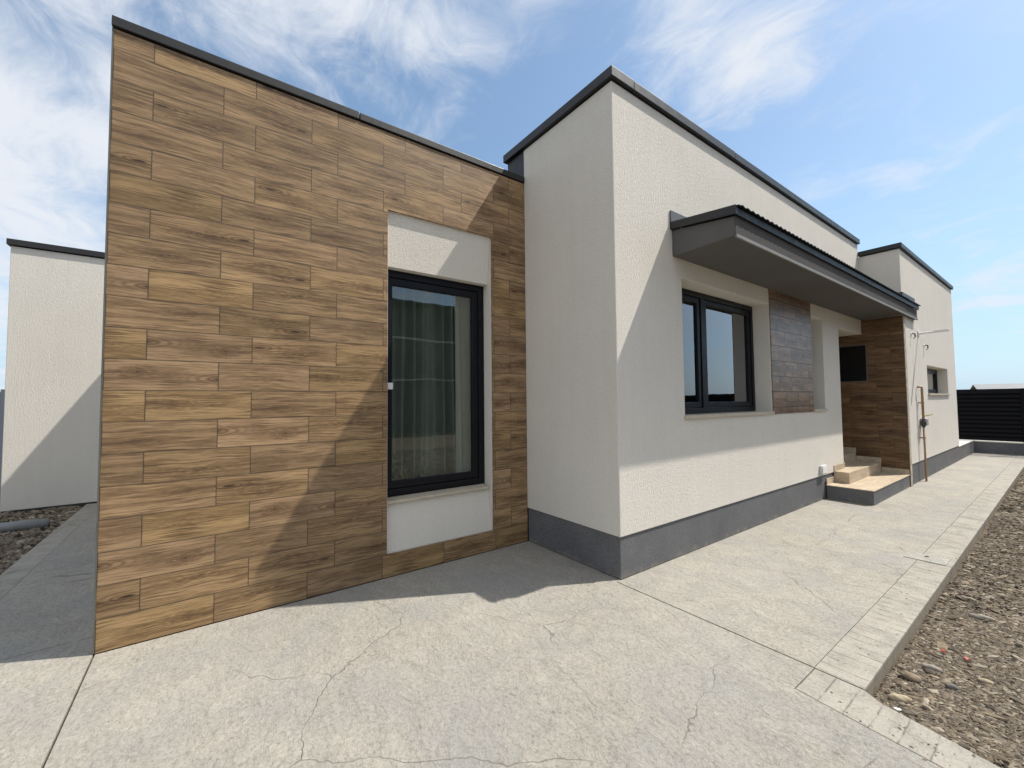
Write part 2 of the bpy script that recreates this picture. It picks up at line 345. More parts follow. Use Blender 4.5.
FENCE = mat_plain('black_fence_metal', (0.0035, 0.0035, 0.005), 0.5, 0, 0.15, 5, spec=0.12)
GFENCE = mat_plain('blue_grey_fence', (0.26, 0.29, 0.34), 0.6, 0, 0.06, 4)
WHITEP = mat_plain('white_plastic', (0.75, 0.75, 0.73), 0.45, 0, 0.04, 8)
COPPER = mat_plain('brown_pipe', (0.31, 0.19, 0.10), 0.42, 0.0, 0.30, 18)
BRASS = mat_plain('dark_valve', (0.06, 0.05, 0.045), 0.4, 0.2)
GPIPE = mat_plain('grey_plastic_pipe', (0.24, 0.25, 0.26), 0.5, 0, 0.08, 8)
RED = mat_plain('red_plastic', (0.40, 0.055, 0.035), 0.5); PAPER = mat_plain('white_scrap', (0.75, 0.75, 0.73), 0.7)
CURT = mat_cloth('green_grey_curtain', (0.38, 0.385, 0.35)); SHEER = mat_cloth('beige_curtain', (0.60, 0.56, 0.47))
HILL = mat_plain('far_hill', (0.17, 0.165, 0.05), 0.95, 0, 0.35, 0.02, spec=0.1)
NROOF = mat_plain('far_roof', (0.20, 0.205, 0.21), 0.6, 0, 0.08, 1)
NWALL = mat_plain('far_wall', (0.028, 0.032, 0.029), 0.8, 0, 0.10, 1)
NWHITE = mat_plain('far_band', (0.7, 0.7, 0.68), 0.7)
ROCKS = [mat_plain('river_stone_' + n, c, 0.85, 0, 0.22, 40, 0.5, 0.25) for n, c in
         (('tan', (0.40, 0.335, 0.235)), ('brown', (0.27, 0.215, 0.15)), ('grey', (0.32, 0.29, 0.245)), ('slate', (0.16, 0.15, 0.14)))]

# ------------------------------------------------------------------ mesh helpers
class MB:
    def __init__(s): s.v = []; s.f = []; s.key = {}
    def vert(s, p, merge=False):
        if merge:
            k = tuple(round(c, 5) for c in p)
            if k in s.key: return s.key[k]
            s.key[k] = len(s.v)
        s.v.append(tuple(p)); return len(s.v) - 1
    def box(s, x0, x1, y0, y1, z0, z1):
        b = len(s.v)
        s.v += [(x0, y0, z0), (x1, y0, z0), (x1, y1, z0), (x0, y1, z0), (x0, y0, z1), (x1, y0, z1), (x1, y1, z1), (x0, y1, z1)]
        s.f += [tuple(b + i for i in q) for q in ((0, 3, 2, 1), (4, 5, 6, 7), (0, 1, 5, 4), (1, 2, 6, 5), (2, 3, 7, 6), (3, 0, 4, 7))]
        return s
    def prism(s, prof, axis, a0, a1):
        """prof: 2D loop in the two other axes (in x,y,z order), extruded along axis"""
        n = len(prof); b = len(s.v)
        for a in (a0, a1):
            for p in prof:
                c = list(p); c.insert(axis, a); s.v.append(tuple(c))
        s.f.append(tuple(b + i for i in range(n))[::-1]); s.f.append(tuple(b + n + i for i in range(n)))
        for i in range(n):
            j = (i + 1) % n; s.f.append((b + i, b + j, b + n + j, b + n + i))
        return s
    def grid(s, xs, ys, zs, fill):
        """solid made of grid cells; only the boundary is meshed"""
        xs, ys, zs = sorted(set(xs)), sorted(set(ys)), sorted(set(zs))
        N = (len(xs) - 1, len(ys) - 1, len(zs) - 1)
        F = {}
        for i in range(N[0]):
            for j in range(N[1]):
                for k in range(N[2]):
                    F[i, j, k] = bool(fill((xs[i] + xs[i + 1]) / 2, (ys[j] + ys[j + 1]) / 2, (zs[k] + zs[k + 1]) / 2))
        for (i, j, k), on in F.items():
            if not on: continue
            X = (xs[i], xs[i + 1]); Y = (ys[j], ys[j + 1]); Z = (zs[k], zs[k + 1])
            for d, q in (((-1, 0, 0), ((0, 0, 0), (0, 0, 1), (0, 1, 1), (0, 1, 0))), ((1, 0, 0), ((1, 0, 0), (1, 1, 0), (1, 1, 1), (1, 0, 1))),
                         ((0, -1, 0), ((0, 0, 0), (1, 0, 0), (1, 0, 1), (0, 0, 1))), ((0, 1, 0), ((0, 1, 0), (0, 1, 1), (1, 1, 1), (1, 1, 0))),
                         ((0, 0, -1), ((0, 0, 0), (0, 1, 0), (1, 1, 0), (1, 0, 0))), ((0, 0, 1), ((0, 0, 1), (1, 0, 1), (1, 1, 1), (0, 1, 1)))):
                if F.get((i + d[0], j + d[1], k + d[2])): continue
                s.f.append(tuple(s.vert((X[a], Y[b], Z[c]), True) for a, b, c in q))
        return s
    def tube(s, pts, r, seg=12, cap=True):
        pts = [Vector(p) for p in pts]; rings = []
        rr = r if isinstance(r, (list, tuple)) else [r] * len(pts)
        for i, p in enumerate(pts):
            d = (pts[min(i + 1, len(pts) - 1)] - pts[max(i - 1, 0)]).normalized()
            up = Vector((0, 0, 1)) if abs(d.z) < 0.9 else Vector((1, 0, 0))
            a = d.cross(up).normalized(); b = a.cross(d).normalized(); o = len(s.v)
            for k in range(seg):
                t = 2 * math.pi * k / seg; s.v.append(tuple(p + (a * math.cos(t) + b * math.sin(t)) * rr[i]))
            rings.append(o)
        for o, q in zip(rings, rings[1:]):
            for k in range(seg):
                l = (k + 1) % seg; s.f.append((o + k, o + l, q + l, q + k))
        if cap:
            s.f.append(tuple(rings[0] + k for k in range(seg))[::-1]); s.f.append(tuple(rings[-1] + k for k in range(seg)))
        return s
    def build(s, name, mat, parent=None, bevel=0.0, smooth=False, **props):
        me = bpy.data.meshes.new(name); me.from_pydata(s.v, [], s.f); me.materials.append(mat)
        bm = bmesh.new(); bm.from_mesh(me); bmesh.ops.recalc_face_normals(bm, faces=bm.faces)
        if bevel:
            ed = [e for e in bm.edges if len(e.link_faces) == 2 and e.calc_face_angle(0) > R(30)]
            bmesh.ops.bevel(bm, geom=ed, offset=bevel, segments=2, affect='EDGES', clamp_overlap=True, profile=0.5)
        ul = bm.loops.layers.uv.new('UVMap')
        for f in bm.faces:
            n = f.normal; ax = max(range(3), key=lambda i: abs(n[i])); f.smooth = smooth
            for l in f.loops:
                c = l.vert.co; l[ul].uv = (c.y, c.z) if ax == 0 else (c.x, c.z) if ax == 1 else (c.x, c.y)
        bm.to_mesh(me); bm.free()
        o = bpy.data.objects.new(name, me); COL.objects.link(o)
        if parent:
            o.parent = parent
            if parent.parent is None: o.location = -parent.location
        for k, v in props.items(): o[k] = v
        return o
def thing(name, label, cat, loc=(0, 0, 0), group=None):
    o = bpy.data.objects.new(name, None); o.empty_display_size = 0.2; COL.objects.link(o); o.location = loc
    o['label'] = label; o['category'] = cat
    if group: o['group'] = group
    return o
def tag(o, label, cat, group=None):
    o['label'] = label; o['category'] = cat
    if group: o['group'] = group
    return o
def struct(o): o['kind'] = 'structure'; return o
def box(*a): return MB().box(*a)

# ================================================================== setting
ZG = -0.10
struct(box(-2500, 2500, -2500, 2500, ZG - 0.9, ZG - 0.03).build('ground', GROUND))
# rolling far hills all around
hm = MB(); NR = 220
for i in range(NR):
    a = 2 * math.pi * i / NR; h = 10 + 7 * math.sin(a * 3 + 1) + 4 * math.sin(a * 7 + 2) + 2 * math.sin(a * 17)
    for (rad, z) in ((900, -3), (1050, max(4, h)), (1300, max(5, h * 1.15)), (1700, -3)):
        hm.v.append((rad * math.cos(a), rad * math.sin(a), z))
for i in range(NR):
    j = (i + 1) % NR
    for k in range(3): hm.f.append((4 * i + k, 4 * j + k, 4 * j + k + 1, 4 * i + k + 1))
struct(hm.build('hills', HILL, smooth=True))

XA, XB, XC = -3.688, -2.396, -1.82           # planes of the three fronts
YA0, YB0, YC0, YC1 = -0.547, 2.891, 9.87, 14.85
HA, HB, HC = 4.045, 4.44, 4.205
XP = -0.745                                   # free edge of the path
# slabs with real gaps for the joints, and a dark bed below
struct(box(-9.28, 6, -1.50, 2.33, -0.5, -0.085).build('slab_bed', mat_plain('dark_bed', (0.06, 0.055, 0.05), 0.95)))
JY = -0.550
pm = MB().prism([(-3.684, JY + 0.005), (6, JY + 0.005), (6, 2.345), (-0.26, 2.495), (-0.972, 2.562), (-0.972, 2.842), (XB - 0.006, 2.842), (XB - 0.006, 2.901), (-3.684, 2.901)], 2, -0.08, 0)
struct(pm.build('patio', CONC, bevel=0.003))
struct(MB().prism([(-0.968, 2.567), (-0.26, 2.500), (6, 2.350), (6, 2.56), (0.5, 2.655), (-0.26, 2.705), (-0.66, 2.79), (XP, 2.842), (-0.968, 2.842)], 2, -0.14, -0.001).build('patio_border', BORDX, bevel=0.003))
struct(box(-3.960, 6, -1.32, JY - 0.005, -0.08, 0).build('side_patio', CONC2, bevel=0.003))
struct(box(-9.28, -3.968, -1.32, -0.135, -0.08, 0).build('side_path', CONC2, bevel=0.003))
struct(box(-9.28, 6, -1.522, -1.322, -0.12, -0.001).build('side_path_border', mat_border('side_course', 0.30, 0, 0), bevel=0.003))
# right-hand path narrows a little towards the fence
def quadslab(pts, z0, z1): return MB().prism(pts, 2, z0, z1)
struct(quadslab([(XB - 0.010, 2.852), (-0.975, 2.852), (-1.07, 17.3), (-2.6, 17.3), (-2.6, 14.9), (XB - 0.010, 14.9)], -0.08, 0).build('path', CONC2))
struct(quadslab([(-0.973, 2.852), (XP, 2.852), (-0.845, 17.3), (-1.068, 17.3)], -0.022, -0.001).build('path_border', BORD, bevel=0.003))
struct(quadslab([(-2.6, 2.86), (XP - 0.003, 2.856), (-0.848, 17.28), (-2.6, 17.28)], -0.3, -0.0225).build('path_kerb', KERBM))

# gravel beds
def bed(name, x0, x1, y0, y1, z, amp, n, mat):
    m = MB(); nx, ny = n
    ph = rng.uniform(0, 6, 8)
    for i in range(nx + 1):
        for j in range(ny + 1):
            x = x0 + (x1 - x0) * i / nx; y = y0 + (y1 - y0) * j / ny
            h = amp * (math.sin(x * 5.1 + ph[0]) * math.sin(y * 4.3 + ph[1]) + 0.6 * math.sin(x * 11 + ph[2] + y * 3) + 0.5 * math.sin(y * 13 + ph[3] - x * 6)) / 2
            m.v.append((x, y, z + h))
    for i in range(nx):
        for j in range(ny):
            a = i * (ny + 1) + j; m.f.append((a, a + ny + 1, a + ny + 2, a + 1))
    return struct(m.build(name, mat, smooth=True)), ph
bed('gravel_bed', XP - 0.12, 9, 2.30, 17.4, ZG - 0.008, 0.009, (120, 180), SOIL)
bed('side_gravel_bed', -9.3, -4.5, -6.0, -1.5, -0.045, 0.02, (60, 60), SOIL)

ico = bmesh.new(); bmesh.ops.create_icosphere(ico, subdivisions=1, radius=1)
IV = np.array([v.co[:] for v in ico.verts]); IF = [tuple(v.index for v in f.verts) for f in ico.faces]; ico.free()
octv = np.array([(1, 0, 0), (-1, 0, 0), (0, 1, 0), (0, -1, 0), (0, 0, 1), (0, 0, -1)], float)
octf = [(0, 2, 4), (2, 1, 4), (1, 3, 4), (3, 0, 4), (2, 0, 5), (1, 2, 5), (3, 1, 5), (0, 3, 5)]
def scatter(name, zones, mat, z):
    V = []; F = []; base = 0
    for (x0, x1, y0, y1, n, s0, s1, hi) in zones:
        tv, tf = (IV, IF) if hi else (octv, octf)
        for k in range(n):
            s = s0 + (s1 - s0) * rng.random() ** 2.6
            sc = np.array((rng.uniform(1.0, 2.1), rng.uniform(0.5, 0.95), rng.uniform(0.28, 0.62))) * s
            v = tv * sc * (1 + rng.uniform(-0.24, 0.24, (len(tv), 1)))
            yaw = rng.normal(0.35, 0.55); til = rng.normal(0, 0.22); ti2 = rng.normal(0, 0.22)
            cy, sy = math.cos(yaw), math.sin(yaw); ct, st = math.cos(til), math.sin(til); c2, s2 = math.cos(ti2), math.sin(ti2)
            Rm = np.array(((cy, -sy, 0), (sy, cy, 0), (0, 0, 1))) @ np.array(((1, 0, 0), (0, ct, -st), (0, st, ct))) @ np.array(((c2, 0, s2), (0, 1, 0), (-s2, 0, c2)))
            v = v @ Rm.T + np.array((rng.uniform(x0, x1), rng.uniform(y0, y1), z + rng.uniform(-0.1, 0.55) * s * 0.5))
            V.append(v); F += [tuple(base + i for i in f) for f in tf]; base += len(tv)
    V = np.concatenate(V)
    me = bpy.data.meshes.new(name); me.from_pydata(V.tolist(), [], F); me.materials.append(mat)
    o = bpy.data.objects.new(name, me); COL.objects.link(o); o['kind'] = 'stuff'
    return o
g = scatter('gravel', [(-0.735, 0.1, 2.68, 4.8, 34000, 0.005, 0.016, 0), (-0.73, 0.3, 2.74, 5.6, 1500, 0.008, 0.027, 1), (-0.72, 0.2, 2.78, 6.5, 160, 0.018, 0.036, 1), (-0.75, 0.6, 4.6, 8.5, 16000, 0.007, 0.024, 0),
                       (-0.80, 0.8, 8.5, 17.2, 9000, 0.016, 0.045, 0), (0.5, 6, 2.75, 17.2, 14000, 0.018, 0.06, 0)], STONES, ZG + 0.004)
g = scatter('spilled_grit', [(-1.0, -0.76, 2.9, 9.0, 120, 0.002, 0.006, 0), (-0.9, 0.2, 2.50, 2.70, 90, 0.002, 0.006, 0), (-2.36, -1.0, 2.9, 12, 160, 0.0015, 0.004, 0), (-3.6, -0.9, 0, 2.8, 120, 0.001, 0.003, 0), (-3.68, -2.45, 2.84, 2.90, 70, 0.002, 0.006, 0)], STONES, 0.001)
g = scatter('side_gravel', [(-9.25, -5.0, -3.6, -1.54, 9000, 0.018, 0.055, 0), (-9.26, -9.1, -3.6, -1.6, 320, 0.03, 0.07, 1)], PEB, -0.035)

# ================================================================== the house
house = thing('house', 'modern flat-roofed bungalow with wood-look plank wall, white render and dark copings', 'house', (-4.0, 4.0, 0))

# --- wood-clad block
WY0, WY1, WZ0, WZ1 = 1.300, 2.440, 0.200, 3.320
cl_ = MB().grid([XA - 0.02, XA], [YA0, WY0, WY1, YB0 - 0.003], [0.004, WZ0, WZ1, HA], lambda x, y, z: not (WY0 < y < WY1 and WZ0 < z < WZ1))
clad = cl_.build('clad_wall', WOOD, house, label='wall of wood-look planks in running bond')
box(XA - 0.030, XA + 0.003, YA0 - 0.010, YA0 - 0.001, 0.004, HA).build('edge_trim', TRIM, clad)
aw = MB().grid([-9.28, -3.96, XA - 0.022], [YA0, -0.13, 0.10, WY0, WY1, YB0 - 0.004], [0.004, WZ0, WZ1, HA],
               lambda x, y, z: (x > -3.96 and not (WY0 < y < WY1 and WZ0 < z < WZ1)) or (x < -3.96 and -0.13 < y < 0.10))  # unseen side wall set back to shape its shadow on the rear building
aw.build('wall', WHITE, house)
box(-9.27, -3.965, 0.105, YB0 - 0.01, 3.72, 3.80).build('roof', COAT, house)
# sculpted window surround: head slopes inwards going down, apron outwards
XF = -3.840                                    # window frame face
su = MB()
su.prism([(XA - 0.028, WZ1 - 0.002), (XA - 0.074, 2.818), (-3.955, 2.817), (-3.955, WZ1 - 0.002)], 1, WY0 + 0.012, WY1 - 0.012)
su.prism([(XA - 0.030, WZ0 + 0.002), (XA - 0.085, 0.628), (-3.955, 0.628), (-3.955, WZ0 + 0.002)], 1, WY0 + 0.012, WY1 - 0.012)
su.prism([(XA - 0.022, WY1 - 0.001), (XA - 0.022, WY1 - 0.010), (XF, WY1 - 0.012), (-3.955, WY1 - 0.012), (-3.955, WY1 - 0.001)], 2, WZ0 + 0.001, WZ1 - 0.001)
su.prism([(XA - 0.022, WY0 + 0.001), (XA - 0.022, WY0 + 0.010), (-3.955, WY0 + 0.012), (-3.955, WY0 + 0.001)], 2, WZ0 + 0.001, WZ1 - 0.001)
su.build('window_surround', WHITE, house, label='white rendered recess sloping in to the window')

def ring(m, ax, f0, f1, a0, a1, z0, z1, wd):
    """rectangular frame with mitre-free solid grid; ax = 0 -> lies in y-z at depth f0..f1, ax = 1 -> lies in x-z"""
    A = [a0, a0 + wd, a1 - wd, a1]; Z = [z0, z0 + wd, z1 - wd, z1]
    inside = lambda a, z: a0 + wd < a < a1 - wd and z0 + wd < z < z1 - wd
    if ax == 0: return m.grid([f0, f1], A, Z, lambda x, y, z: not inside(y, z))
    return m.grid(A, [f0, f1], Z, lambda x, y, z: not inside(x, z))
# tall window in the wood wall
win = ring(MB(), 0, XF - 0.07, XF, WY0 - 0.035, WY1 - 0.013, 0.668, 2.815, 0.068).build('window', FRAME, house, bevel=0.004)
ring(MB(), 0, XF - 0.06, XF - 0.012, WY0 + 0.035, WY1 - 0.083, 0.738, 2.745, 0.070).build('sash', FRAME, win, bevel=0.006)
box(XF - 0.040, XF - 0.034, WY0 + 0.103, WY1 - 0.150, 0.805, 2.678).build('pane', GLASS, win)
hd = MB().box(XF + 0.001, XF + 0.022, 1.352, 1.402, 1.672, 1.735).build('latch', WHITEP, win, bevel=0.005)
MB().prism([(XF - 0.05, 0.632), (XA - 0.045, 0.628), (XA - 0.040, 0.636), (XA - 0.040, 0.655), (XF + 0.002, 0.667), (XF - 0.05, 0.667)], 1, WY0 + 0.013, WY1 - 0.03).build('sill', SILL, win, bevel=0.003)

# --- rendered block with canopy
BY0, BY1, BZ0, BZ1 = 3.935, 5.955, 1.385, 2.805        # big window
NY0, NY1 = 7.375, 7.875                                   # narrow niche
PY0 = 8.610; PZ = 2.742                                   # porch opening
ZP = 0.365
def fillB(x, y, z):
    if x > -2.70:
        if BY0 < y < BY1 and BZ0 < z < BZ1: return False
        if NY0 < y < NY1 and BZ0 < z < BZ1: return False
        if y > PY0 and z < PZ: return False
        return True
    if y < 3.15 and x > -3.692: return True
    if 8.31 < y < PY0 and x > -4.2: return True
    if PY0 < y and -4.2 < x < -4.0: return True
    if PY0 < y and x > -4.0 and PZ < z < PZ + 0.2: return True
    return False
bw = MB().grid([-4.2, -4.0, -3.692, -2.70, XB], [YB0, 3.15, BY0, BY1, NY0, NY1, 8.31, PY0, YC0 + 0.013], [ZP, BZ0, BZ1, PZ, PZ + 0.2, HB], fillB)
bw.build('wall', WHITE, house, bevel=0.006)
# the parapet stub over the lower roof, sheeted dark
box(-4.01, -3.694, YB0 + 0.003, 3.15, 3.80, HB).build('parapet_sheet', COAT, house, label='dark sheet metal cheek of the parapet')
def fillP(x, y, z):
    if x > -2.71: return y < PY0 + 0.0
    if y < 3.15: return True
    return 8.31 < y < PY0
MB().grid([-3.69, -2.71, XB - 0.012], [YB0 + 0.012, 3.15, 8.31, PY0 - 0.005], [0.001, ZP - 0.001], fillP).build('plinth', GREYR, house, bevel=0.004)
box(-9.27, -2.705, 3.155, 9.86, 3.90, 4.0).build('roof', COAT, house)
MB().box(-9.3, -9.1, -0.06, 14.8, 0, 3.9).build('rear_wall', DARKIN, house)

def win_unit(x, y0, y1, z0, z1, mull=None, glass=GLASSB, fr=0.062, sash=0.066):
    fm = MB(); A = [y0, y0 + fr, y1 - fr, y1]
    if mull: A += [mull - 0.035, mull + 0.035]
    fm.grid([x - 0.075, x], A, [z0, z0 + fr, z1 - fr, z1], lambda X, y, z: not (y0 + fr < y < y1 - fr and z0 + fr < z < z1 - fr) or (mull is not None and abs(y - mull) < 0.035))
    wn = fm.build('window', FRAME, house, bevel=0.004)
    bays = [(y0 + fr, y1 - fr)] if mull is None else [(y0 + fr, mull - 0.035), (mull + 0.035, y1 - fr)]
    for a, b in bays:
        ring(MB(), 0, x - 0.065, x - 0.012, a + 0.002, b - 0.002, z0 + fr + 0.002, z1 - fr - 0.002, sash).build('sash', FRAME, wn, bevel=0.006)
        box(x - 0.042, x - 0.036, a + sash, b - sash, z0 + fr + sash, z1 - fr - sash).build('pane', glass, wn)
    return wn
XW = XB - 0.20
wB = win_unit(XW, BY0 + 0.004, BY1 - 0.004, BZ0 + 0.006, BZ1 - 0.004, 4.68)
box(XW - 0.07, XB + 0.028, BY0 - 0.02, BY1 + 0.006, BZ0 - 0.032, BZ0 + 0.003).build('sill', SILL, wB, bevel=0.004)
wN = win_unit(XW, NY0 + 0.004, NY1 - 0.004, BZ0 + 0.006, BZ1 - 0.004)
box(XW - 0.07, XB + 0.028, NY0 - 0.006, NY1 + 0.02, BZ0 - 0.032, BZ0 + 0.003).build('sill', SILL, wN, bevel=0.004)
# wood-look tile panel between the two windows
box(XB - 0.01, XB + 0.012, BY1 + 0.010, NY0 - 0.010, 1.352, 3.008).build('tile_panel', WOODP, house, label='panel of greyish brown tiles between the windows')

# canopy
XD = -1.773; CY0, CY1 = 3.778, 10.74
# notch the body round the projecting end block
cb = MB()
cb.prism([(XB + 0.002, 3.002), (XD, 3.014), (XD, 3.190), (XB + 0.002, 3.272)], 1, CY0, YC0 - 0.004)
canopy = cb.build('canopy', SOFFIT, house, bevel=0.004, label='grey canopy slab over the windows and porch')
box(XD + 0.0015, XD + 0.005, CY0 + 0.002, YC0 - 0.005, 3.031, 3.191).build('fascia', FASC, canopy)
box(XC + 0.003, XD, YC0 - 0.0035, CY1, 3.012, 3.190).build('fascia', FASC, canopy)
box(XD - 0.006, XD + 0.012, CY0 + 0.01, CY1 + 0.005, 3.001, 3.030).build('drip_edge', mat_plain('drip_edge_grey', (0.20, 0.195, 0.185), 0.6), canopy)
# corrugated sheet, folded edge trims
cs = MB(); n = 700; T = 0.006
for i in range(n + 1):
    y = CY0 - 0.02 + (CY1 + 0.05 - CY0) * i / n; wv = 0.0055 * max(-0.7, min(0.7, math.sin(2 * math.pi * y / 0.10))) / 0.7
    for (x, z) in ((XB + 0.012, 3.338), (XD + 0.055, 3.268)):
        for t in (0, T): cs.v.append((x, y, z + wv + t))
for i in range(n):
    a = 4 * i; b = a + 4
    cs.f += [(a, b, b + 2, a + 2), (a + 1, a + 3, b + 3, b + 1), (a + 2, b + 2, b + 3, a + 3), (a, a + 1, b + 1, b)]
# stop the sheet at the end block
cs2 = MB(); keep = {}
for f in cs.f:
    if all(cs.v[i][1] < YC0 - 0.005 for i in f): cs2.f.append(tuple(cs2.vert(cs.v[i], True) for i in f))
sheet = cs2.build('roof_sheet', ROOFS, canopy)
box(XC + 0.004, XD + 0.055, YC0 - 0.004, CY1 + 0.03, 3.262, 3.275).build('roof_sheet', ROOFS, canopy)
MB().prism([(XB + 0.004, 3.275), (XD + 0.03, 3.194), (XD + 0.03, 3.276), (XB + 0.004, 3.348)], 1, CY0 - 0.035, CY0 - 0.001).build('verge_trim', COAT, canopy)
box(XD + 0.001, XD + 0.028, CY0, CY1 + 0.01, 3.192, 3.256).build('eaves_trim', ROOFS, canopy)
box(XB + 0.001, XB + 0.016, CY0 - 0.03, YC0 - 0.02, 3.352, 3.468).build('flashing', mat_plain('flashing_grey', (0.10, 0.10, 0.105), 0.5), canopy)
fm = MB().box(XB + 0.02, XC + 0.022, YC0 - 0.018, YC0 + 0.008, 3.30, 3.415).box(XC + 0.002, XC + 0.022, YC0 + 0.010, CY1 + 0.03, 3.29, 3.415)
fm.build('flashing', COAT, canopy)

# --- end block
CW = (11.66, 13.82, 1.625, 2.195)
def fillC(x, y, z):
    if x > -2.10: return not (CW[0] < y < CW[1] and CW[2] < z < CW[3])
    if y < 10.1: return True
    return y > 14.6
MB().grid([-4.2, -2.10, XC], [YC0 + 0.015, 10.1, CW[0], CW[1], 14.6, YC1], [ZP, CW[2], CW[3], HC], fillC).build('wall', WHITE, house, bevel=0.006)
MB().grid([-4.2, -2.1, XC - 0.012], [YC0 + 0.030, 10.1, 14.6, YC1 - 0.012], [0.001, ZP - 0.001], lambda x, y, z: x > -2.1 or y < 10.1 or y > 14.6).build('plinth', GREYR, house, bevel=0.004)
box(-9.27, -2.105, 10.105, 14.59, 3.72, 3.80).build('roof', COAT, house)
wC = win_unit(XC - 0.17, CW[0] + 0.004, CW[1] - 0.004, CW[2] + 0.006, CW[3] - 0.004, None, GLASSB, 0.05, 0.05)
box(XC - 0.2, XC + 0.03, CW[0] - 0.02, CW[1] + 0.02, CW[2] - 0.035, CW[2] + 0.003).build('sill', SILL, wC, bevel=0.004)
# porch side wall in wood-look tiles
PWX0, PWX1, PWZ0, PWZ1 = -3.25, -2.345, 1.868, 2.535
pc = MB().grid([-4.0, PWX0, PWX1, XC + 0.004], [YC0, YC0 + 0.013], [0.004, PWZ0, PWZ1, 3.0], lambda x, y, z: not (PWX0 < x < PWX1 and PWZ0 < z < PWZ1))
pclad = pc.build('clad_wall', WOOD_SHADED, house, label='wood-look tiles on the side of the porch, shade put into their colour')
box(XC + 0.001, XC + 0.012, YC0 + 0.014, YC0 + 0.125, 0.004, 2.99).build('edge_trim', MOT, pclad)
pw = ring(MB(), 1, YC0 - 0.006, YC0 + 0.012, PWX0 - 0.018, PWX1 + 0.018, PWZ0 - 0.018, PWZ1 + 0.018, 0.020).build('window', TRIM, house, label='black window in the porch side')
box(PWX0 + 0.003, PWX1 - 0.003, YC0 + 0.004, YC0 + 0.010, PWZ0 + 0.003, PWZ1 - 0.003).build('pane', mat_plain('black_pane', (0.006, 0.006, 0.007), 0.16), pw)

# --- steps
steps = box(XB + 0.004, XC - 0.004, 7.76, YC0 - 0.003, 0.001, 0.198).build('steps', GREYR, house, bevel=0.004, label='porch steps of beige tiles on a grey base')
box(XB + 0.001, XC + 0.004, 7.752, YC0 - 0.002, 0.199, 0.212).build('landing_tile', STEPM, steps, bevel=0.002)
MB().grid([-4.0, -2.70, XB + 0.002, -2.195], [8.11, PY0 + 0.001, YC0 - 0.004], [0.213, 0.385], lambda x, y, z: y > PY0 or x > XB).build('step', STEPM, steps, bevel=0.003)
box(-3.99, -2.555, PY0 + 0.002, YC0 - 0.005, 0.386, 0.525).build('step', STEPM, steps, bevel=0.003)
for q in ((XB + 0.002, XB + 0.013, 7.77, 8.105, 0.2125, 0.305), (XB + 0.002, XB + 0.013, 8.118, PY0 - 0.002, 0.386, 0.475),
          (-2.19, XC - 0.004, YC0 - 0.016, YC0 - 0.002, 0.2125, 0.30), (-2.550, -2.192, YC0 - 0.016, YC0 - 0.002, 0.386, 0.468), (-3.98, -2.552, YC0 - 0.016, YC0 - 0.002, 0.526, 0.615)):
    box(*q).build('skirting', STEPM, steps, bevel=0.002)

# --- copings
def coping(pts, z, h, depth=0.26, name='coping'):
    """pressed metal coping run from pts[0] to pts[1] along the wall face; outward side given by (nx, ny)"""
    (x0, y0), (x1, y1) = pts
    m = MB().box(min(x0, x1), max(x0, x1), min(y0, y1), max(y0, y1), z + 0.012, z + h)
    return m.build(name, COAT, house, bevel=0.005)
OV = 0.038
coping(((XA - 0.26, YA0 - 0.012), (XA + 0.016, 1.035)), HA, 0.080)
coping(((XA - 0.26, 1.043), (XA + 0.014, YB0 - 0.004)), HA, 0.077)
coping(((-9.27, -0.165), (XA - 0.262, 0.15)), HA, 0.086)  # unseen run, its edge placed for the shadow line on the rear building
coping(((-4.05, YB0 - OV), (XB + OV, YB0 + 0.28)), HB, 0.104)
coping(((XB - 0.28, YB0 + 0.282), (XB + OV, 5.10)), HB, 0.102)
coping(((XB - 0.28, 5.106), (XB + OV - 0.002, YC0 + 0.012)), HB, 0.100)
coping(((XB + 0.004, YC0 + 0.014 - OV), (XC + OV, YC0 + 0.28)), HC, 0.095)
coping(((XC - 0.28, YC0 + 0.282), (XC + OV, YC1 + OV)), HC, 0.093)

# ================================================================== things on and around the house
# curtains behind the tall window
def curtain(name, x, y0, y1, z0, z1, folds, amp, mat, label):
    m = MB(); n = folds * 14; nz = 10
    ph = rng.uniform(-0.5, 0.5, folds + 2)
    for i in range(n + 1):
        u = i / n; y = y0 + (y1 - y0) * u; fo = u * folds
        a = amp * (0.75 + 0.5 * math.sin(fo * 1.7 + 1)); k = fo * 2 * math.pi + ph[int(fo)] * 0.6
        for j in range(nz + 1):
            v = j / nz
            xx = x + a * math.sin(k) * (0.7 + 0.4 * (1 - v)) + 0.012 * math.sin(fo * 3.1 + v * 3)
            m.v.append((xx, y + 0.010 * math.sin(v * 4 + fo), z0 + (z1 - z0) * v))
    for i in range(n):
        for j in range(nz):
            a = i * (nz + 1) + j; m.f.append((a, a + nz + 1, a + nz + 2, a + 1))
    return tag(m.build(name, mat, smooth=True), label, 'curtain')
curtain('curtain', -4.06, 1.20, 2.22, 0.30, 2.95, 9, 0.075, CURT, 'grey-green pleated curtain behind the tall window in the plank wall')
curtain('sheer_curtain', -4.02, 2.16, 2.62, 0.30, 2.95, 3, 0.03, SHEER, 'beige curtain edge beside the green one in the tall window')

# socket box on the facade
sb = box(XB + 0.001, XB + 0.038, 7.50, 7.71, 0.392, 0.53).build('socket_box', mat_plain('pale_grey_plastic', (0.55, 0.56, 0.57), 0.5), bevel=0.012)
tag(sb, 'pale grey socket box on the white facade just above the plinth by the steps', 'socket box')
box(XB + 0.039, XB + 0.044, 7.52, 7.69, 0.41, 0.512).build('lid', WHITEP, sb, bevel=0.002)

